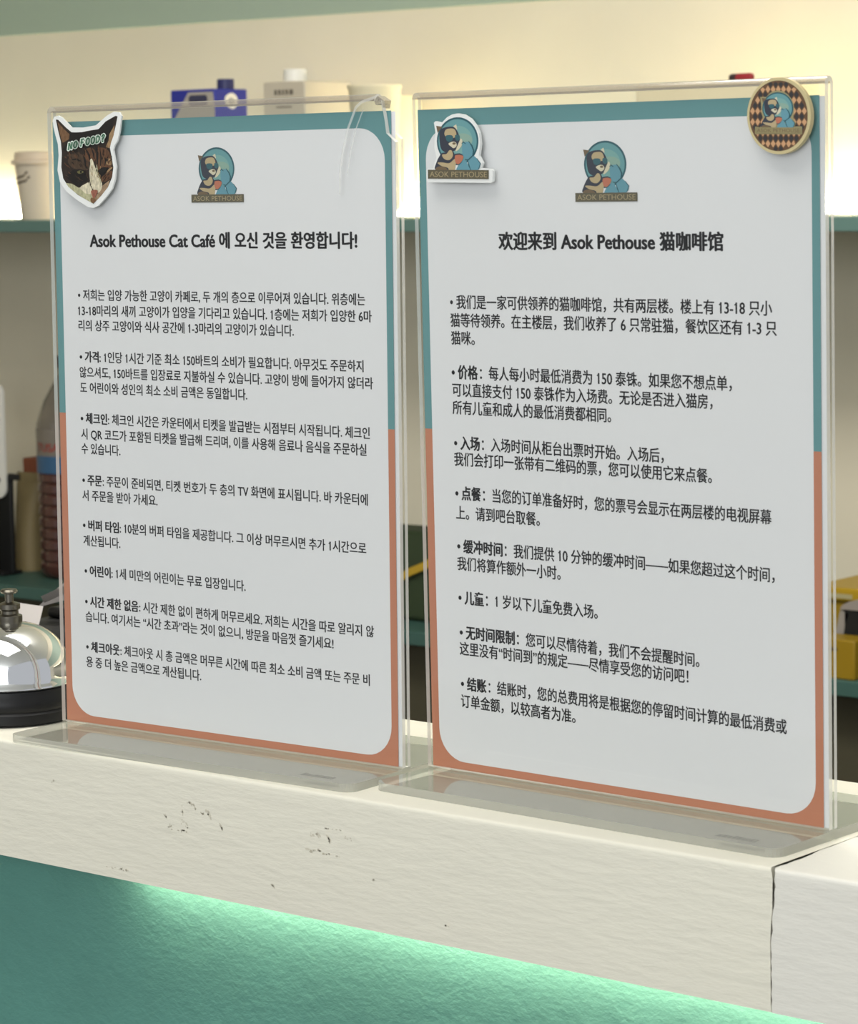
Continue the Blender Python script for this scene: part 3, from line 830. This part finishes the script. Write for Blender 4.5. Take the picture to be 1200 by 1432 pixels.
# --- paper cup with lid
cup = thing('paper_cup', 'white lidded paper cup at the left end of the lit shelf', 'cup', (-2.326, 1.985, ZS))
k = MB(); k.lathe([(0.026, 0), (0.0265, 0.002), (0.0345, 0.083), (0.0358, 0.0835)], 40); k.build('cup', mat('cup_paper', (214, 200, 178), 0.7), cup, True)
k = MB(); k.lathe([(0.0385, 0.0815), (0.0395, 0.085), (0.0385, 0.088), (0.0350, 0.089), (0.0335, 0.099), (0.0315, 0.1005), (0.031, 0.0985), (0.01, 0.0985)], 40); k.build('lid', mat('cup_lid', (214, 196, 172), 0.5), cup, True)
k = MB()
for z0, a0 in ((0.060, 0), (0.053, 6)):
    ring = []
    for i in range(11):
        a = math.radians(232 + a0 + 58 * i / 10); zz = z0 + 0.006 * (i / 10) + (0.004 if i > 8 else 0)
        r = 0.0265 + 0.008 * zz / 0.083 + 0.0003
        ring.append((r * math.cos(a), r * math.sin(a), zz, 0.0018 if i else 0.0005))
    for p, q in zip(ring, ring[1:]):
        k.face([(p[0], p[1], p[2] - p[3]), (q[0], q[1], q[2] - q[3]), (q[0], q[1], q[2] + q[3]), (p[0], p[1], p[2] + p[3])])
k.build('printed_mark', mat('cup_print', (96, 82, 68), 0.7), cup, fix=False)

# --- cartons: front faces -Y, right side faces +X
def carton(name, label, x0, wd, y0, dp, ht, bm, capm, capx, capr=0.012, caph=0.014, capy=0.0):
    c = thing(name, label, 'carton', (x0 + wd / 2, y0 + dp / 2, ZS))
    k = MB(); k.box((-wd / 2, -dp / 2, 0), (wd / 2, dp / 2, ht)); k.build('body', bm, c, bevel=0.002)
    k = MB(); k.lathe([(capr, ht), (capr, ht + caph - 0.001), (capr - 0.001, ht + caph)], 28, (capx, capy)); k.build('cap', capm, c, True)
    return c


BLUE = mat('carton_blue', (40, 48, 150), 0.45); NAVY = mat('carton_navy', (44, 46, 96), 0.45); GREYP = mat('carton_grey_panel', (176, 168, 156), 0.5)
cb = carton('milk_carton', 'blue milk carton with a grey panel standing behind the Korean notice', -2.012, 0.086, 1.95, 0.066, 0.180, BLUE, NAVY, 0.031, capy=0.002)
hx, hy = 0.043, -0.033
k = MB(); yq = hy - 0.0003
k.cur = 0; k.face([(-0.037, yq, 0.0), (0.043, yq, 0.0), (0.043, yq, 0.150), (0.040, yq, 0.176), (-0.008, yq, 0.176), (-0.037, yq, 0.138)])
k.cur = 1; k.face([(-0.004, yq - 0.0002, 0.157), (0.026, yq - 0.0002, 0.157), (0.029, yq - 0.0002, 0.160), (0.029, yq - 0.0002, 0.169), (0.026, yq - 0.0002, 0.172), (-0.004, yq - 0.0002, 0.172), (-0.007, yq - 0.0002, 0.169), (-0.007, yq - 0.0002, 0.160)])
k.build('printed_panel', [GREYP, mat('panel_window', (58, 58, 84), 0.5)], cb, fix=False)
k = MB(); xq = hx + 0.0003
k.cur = 0; drop = smooth_poly([(-0.012, 0.160), (-0.011, 0.170), (0.002, 0.1745), (0.012, 0.168), (0.011, 0.157), (0.001, 0.152)])
k.face([(xq, a, b) for a, b in drop])
k.cur = 1; run_line(k, [('D', 0.03)], -0.004, 0.005, 0.163, 0.011, lambda a, b: (xq + 0.0002, a, b), 0.34)
k.build('white_logo', [WHITEP, NAVY], cb, fix=False)
OATM = mat('carton_oat_white', (198, 188, 168), 0.6)
cw = carton('milk_carton', 'off-white drink carton with a white cap right of the blue carton', -1.789, 0.075, 1.90, 0.095, 0.183, OATM, WHITEP, -0.010, 0.0165, 0.017, capy=-0.012)
k = MB(); yq = -0.0475 - 0.0003
for z0, z1, xs in ((0.165, 0.172, [(-0.017, -0.012), (-0.010, -0.005), (-0.003, 0.001), (0.003, 0.008), (0.010, 0.017)]), (0.148, 0.150, [(-0.014, 0.014)]), (0.125, 0.138, [(-0.020, -0.006), (0.000, 0.018)])):
    for a, b in xs: k.face([(a, yq, z0), (b, yq, z0), (b, yq, z1), (a, yq, z1)])
k.build('faded_print', mat('carton_print', (110, 102, 90), 0.6), cw, fix=False)

# --- tapered tub and round bowl
tb = thing('paper_tub', 'ivory tapered paper tub standing between the two holders', 'tub', (-1.618, 1.93, ZS))
k = MB(); k.lathe([(0.024, 0), (0.0245, 0.002), (0.0345, 0.168), (0.036, 0.170), (0.036, 0.174), (0.034, 0.174), (0.033, 0.166), (0.023, 0.004)], 48, cap=True)
k.build('body', mat('tub_ivory', (232, 222, 190), 0.6), tb, True)
bw = thing('round_bowl', 'cream round bowl right of the ivory paper tub', 'bowl', (-1.763, 2.09, ZS))
prof = [(0.03, 0.0)] + [(0.03 + 0.042 * math.sin(math.radians(a)), 0.165 - 0.160 * math.cos(math.radians(a))) for a in range(5, 91, 8)] + [(0.070, 0.165), (0.066, 0.16)]
k = MB(); k.lathe(prof, 48); k.build('body', mat('bowl_cream', (228, 214, 178), 0.55), bw, True)

# --- cream box with a red pen on it, behind the right notice
k = MB(); k.box((-1.20, 1.93, ZS), (-1.0, 2.03, 1.4832)); tag(k.build('storage_box', mat('cream_box', (226, 212, 176), 0.7), bevel=0.003), 'cream box on the lit shelf behind the Chinese notice', 'box')
pn = thing('marker_cap', 'small red and black capped marker lying on the cream box', 'marker', (-1.083, 1.955, 1.4832 + 0.0052), 0)
def capsule(x0, x1, r):
    k = MB(); pts = []
    k.lathe([(r * 0.3, x0), (r * 0.8, x0 + r * 0.25), (r, x0 + r * 0.8), (r, x1 - r * 0.8), (r * 0.8, x1 - r * 0.25), (r * 0.3, x1)], 20)
    k.v = [(z, y, -x) for x, y, z in k.v]
    return k
capsule(0.011, 0.037, 0.0052).build('cap', mat('marker_red', (140, 34, 42), 0.35), pn, True)
capsule(0.003, 0.018, 0.0050).build('barrel', mat('marker_dark', (46, 34, 36), 0.35), pn, True)

# ------------------------------------------------------------------ things on the back counter, left
cs = thing('card_stand', 'white rounded card with black marks on a dark stand at the left edge', 'card stand', (-2.425, 1.95, ZL))
k = MB(); k.prism(rounded_rect(-0.075, 0.118, 0.048, 0.292, 0.016), lambda a, b, c: (a, c, b), (-0.0035, 0.0)); k.build('card', WHITEP, cs)
for zz, sg in ((0.232, 1), (0.140, -1)):
    k = MB()
    poly = stroke([(0.012, zz - 0.012 * sg), (0.030, zz - 0.002 * sg), (0.036, zz + 0.008)], 0.012)
    k.face([(a, -0.0038, b) for a, b in poly])
    k.build('printed_mark', BLACKP, cs, fix=False)
k = MB(); k.box((-0.06, 0.002, 0.003), (0.052, 0.010, 0.150)); k.box((-0.065, -0.014, 0), (0.046, 0.028, 0.006)); k.build('stand', BLACKM, cs, bevel=0.002)
k = MB(); k.box((0.048, 0.0, 0.146), (0.072, 0.006, 0.156)); k.build('clip', BLACKM, cs, bevel=0.002)

POUCH = mat('pouch_grey_green', (150, 158, 140), 0.45)


def pouch(name, label, loc, rz, wd, dp, ht, mats, bands, cat='pouch'):
    """soft standing pouch: lens section, pinched top; bands = [(z0,z1,material index)]"""
    p = thing(name, label, cat, loc, rz)
    k = MB(); nz = 16; nx = 14; rows = []
    for j in range(nz + 1):
        t = j / nz; z = ht * t
        th = dp * 0.5 * (1 - t ** 2.2) + 0.001; ww = wd * 0.5 * (0.94 + 0.06 * math.cos(t * 7))
        row = []
        for i in range(nx):
            a = 2 * math.pi * i / nx
            wr = 1 + 0.05 * math.sin(5 * a + 9 * t) * (0.4 + t)
            row.append((ww * math.copysign(abs(math.cos(a)) ** 0.8, math.cos(a)), th * wr * math.copysign(abs(math.sin(a)) ** 0.9, math.sin(a)), z))
        rows.append(row)
    for j in range(nz):
        zc = (j + 0.5) / nz; mi = 0
        for a, b, m in bands:
            if a <= zc < b: mi = m
        k.cur = mi
        for i in range(nx): k.face([rows[j][i], rows[j][(i + 1) % nx], rows[j + 1][(i + 1) % nx], rows[j + 1][i]])
    k.cur = 0; k.face(rows[0][::-1]); k.face(rows[-1])
    k.build('pouch_body', mats, p, True)
    return p


pg = pouch('snack_pouch', 'green and mauve snack pouch at the far left of the back counter', (-2.448, 1.903, ZL), 0.05, 0.12, 0.036, 0.128, [POUCH, mat('pouch_green', (92, 120, 78), 0.45), mat('pouch_mauve', (122, 110, 120), 0.45)], [(0.30, 0.72, 1), (0.0, 0.30, 2)])
pk = pouch('kraft_pouch', 'beige crumpled pouch between the card stand and the plastic bottle', (-2.405, 2.02, ZL), 0.0, 0.052, 0.05, 0.150, [mat('pouch_kraft', (142, 126, 88), 0.6, bump=0.5, bscale=60)], [])
k = MB(); k.box((-2.462, 2.06, ZL), (-2.33, 2.15, 0.953)); tag(k.build('cardboard_box', mat('rust_box', (148, 84, 58), 0.7), bevel=0.002), 'rust brown box behind the plastic bottle', 'box')

bt = thing('plastic_bottle', 'large plastic bottle of dark drink left of the Korean notice', 'bottle', (-2.292, 2.0, ZL))
BODY = mat('bottle_dark_drink', (78, 44, 38), 0.12, coat=0.5)
R0 = 0.0485
prof = [(0.038, 0.0), (0.044, 0.004)]
for i in range(9):
    z = 0.012 + i * 0.017; prof += [(R0, z), (R0, z + 0.010), (R0 - 0.003, z + 0.0135)]
prof += [(R0, 0.167)]
k = MB(); k.lathe(prof, 48); k.build('lower_body', BODY, bt, True)
CLR = mat('bottle_grey_plastic', (132, 124, 112), 0.12, alpha_trans=0.35, coat=0.5)
k = MB(); k.lathe([(R0, 0.167), (R0, 0.232), (R0 - 0.004, 0.245), (0.036, 0.268), (0.022, 0.292), (0.015, 0.306), (0.0145, 0.318)], 48); k.build('upper_body', CLR, bt, True)
k = MB(); k.lathe([(0.0155, 0.316), (0.0155, 0.332), (0.0145, 0.334)], 28); k.build('cap', mat('bottle_cap', (60, 50, 52), 0.4), bt, True)
k = MB(); k.cur = 0; k.lathe([(R0 + 0.0006, 0.160), (R0 + 0.0006, 0.186)], 48, cap=False); k.cur = 1; k.lathe([(R0 + 0.0006, 0.186), (R0 + 0.0006, 0.226)], 48, cap=False)
k.build('label', [mat('label_blue', (52, 92, 128), 0.4), mat('label_grey', (122, 114, 104), 0.4)], bt, True, fix=False)
k = MB(); lets = []
def wrap(x, z):
    a = math.radians(247) + x / R0; return ((R0 + 0.0011) * math.cos(a), (R0 + 0.0011) * math.sin(a), z)
run_line(k, [('TUSA', 0.03)], 0.0, 0.045, 0.199, 0.017, wrap, 0.34)
k.build('red_lettering', mat('label_red', (150, 60, 52), 0.4), bt, fix=False)

# ------------------------------------------------------------------ behind the gap and at the right
gb = thing('shopping_bag', 'dark green bag with a yellow strap seen in the gap between the holders', 'bag', (-1.58, 2.0, ZL))
k = MB(); P = [(-0.10, -0.055), (0.10, -0.055), (0.10, 0.055), (-0.10, 0.055)]
n = 4; V_ = [(x, y, 0) for x, y in P] + [(x * 0.98, y * 0.9, 0.07) for x, y in P] + [(x * 0.95, y * 0.6, 0.118) for x, y in P]
k.faces_idx(V_, [(3, 2, 1, 0), (8, 9, 10, 11)] + [(j * 4 + i, j * 4 + (i + 1) % 4, (j + 1) * 4 + (i + 1) % 4, (j + 1) * 4 + i) for j in range(2) for i in range(4)])
k.build('bag_body', mat('dark_green_fabric', (44, 58, 32), 0.7, bump=0.3, bscale=80), gb, bevel=0.008)
k = MB(); pts = [(-0.03, -0.058, 0.052), (0.0, -0.058, 0.068), (0.025, -0.057, 0.078), (0.055, -0.053, 0.096), (0.075, -0.045, 0.112)]
up = [Vector(p) + Vector((0, -0.001, 0.005)) for p in pts]; dn = [Vector(p) + Vector((0.002, -0.001, -0.005)) for p in pts]
for i in range(len(pts) - 1): k.face([dn[i], dn[i + 1], up[i + 1], up[i]])
k.build('strap', mat('yellow_strap', (186, 152, 40), 0.6), gb, fix=False)

YEL = mat('crate_yellow', (176, 142, 24), 0.45); YEL2 = mat('crate_yellow_deep', (150, 120, 16), 0.45)
cr = thing('yellow_crate', 'yellow lidded crate at the right edge of the back counter', 'crate', (-0.835, 2.077, ZL))
k = MB(); k.box((-0.15, -0.08, 0), (0.16, 0.055, 0.074)); k.build('body', YEL2, cr, bevel=0.003)
k = MB(); k.box((-0.155, -0.086, 0.074), (0.166, 0.06, 0.090)); k.build('lid', YEL, cr, bevel=0.003)
k = MB(); k.face([(-0.15, -0.0864, 0.078), (-0.095, -0.0864, 0.0775), (-0.095, -0.0864, 0.083), (-0.15, -0.0864, 0.0835)]); k.build('label_strip', mat('crate_label', (172, 162, 120), 0.6), cr, fix=False)
yb = thing('yellow_box', 'small yellow box in front of the black device', 'box', (-0.885, 1.905, ZL))
k = MB(); k.box((-0.045, -0.018, 0), (0.020, 0.02, 0.047)); k.build('body', YEL2, yb, bevel=0.002)
k = MB(); k.box((-0.020, -0.0185, 0.033), (-0.003, -0.0175, 0.037)); k.build('slot', mat('slot_dark', (90, 70, 10), 0.5), yb)
dv = thing('coffee_grinder', 'black device with a grey domed top at the right edge of the back counter', 'device', (-0.845, 1.955, ZL))
k = MB(); k.box((-0.063, -0.022, 0), (0.06, 0.025, 0.075)); k.build('body', BLACKM, dv, bevel=0.002)
k = MB(); dome = [(0.066 * math.cos(math.radians(a)), 0.075 + 0.017 * math.sin(math.radians(a))) for a in range(0, 181, 12)]
k.prism(dome, lambda a, b, c: (a, c, b), (-0.024, 0.026)); k.build('top', mat('grey_dome', (150, 142, 134), 0.5), dv)
k = MB(); k.prism([(-0.074, 0.045), (-0.063, 0.045), (-0.056, 0.070), (-0.067, 0.074)], lambda a, b, c: (a, c, b), (-0.022, -0.015)); k.build('side_flap', mat('grey_flap', (150, 144, 136), 0.5), dv)

# ceiling lamp body around the panel light
cl = MB(); cl.box((-0.55, -0.27, 0.004), (0.55, 0.27, 0.04)); clo = cl.build('ceiling_lamp', CEILM)
clo.location = CEIL_LIGHT.location; clo.rotation_euler = CEIL_LIGHT.rotation_euler
cl = MB(); cl.box((-0.24, 0.40, 2.64), (-0.16, 0.46, 2.75)); cl.build('bracket', CEILM).parent = clo
clo.children[0].matrix_parent_inverse = (Matrix.Translation(clo.location) @ clo.rotation_euler.to_matrix().to_4x4()).inverted()
cl = MB(); cl.box((-0.78, -0.97, 2.69), (0.58, -0.13, 2.75)); tag(cl.build('fill_panel', CEILM), 'flat added fill light panel above the front of the bar', 'lamp')
tag(clo, 'tilted flat white ceiling lamp above the bar', 'lamp')
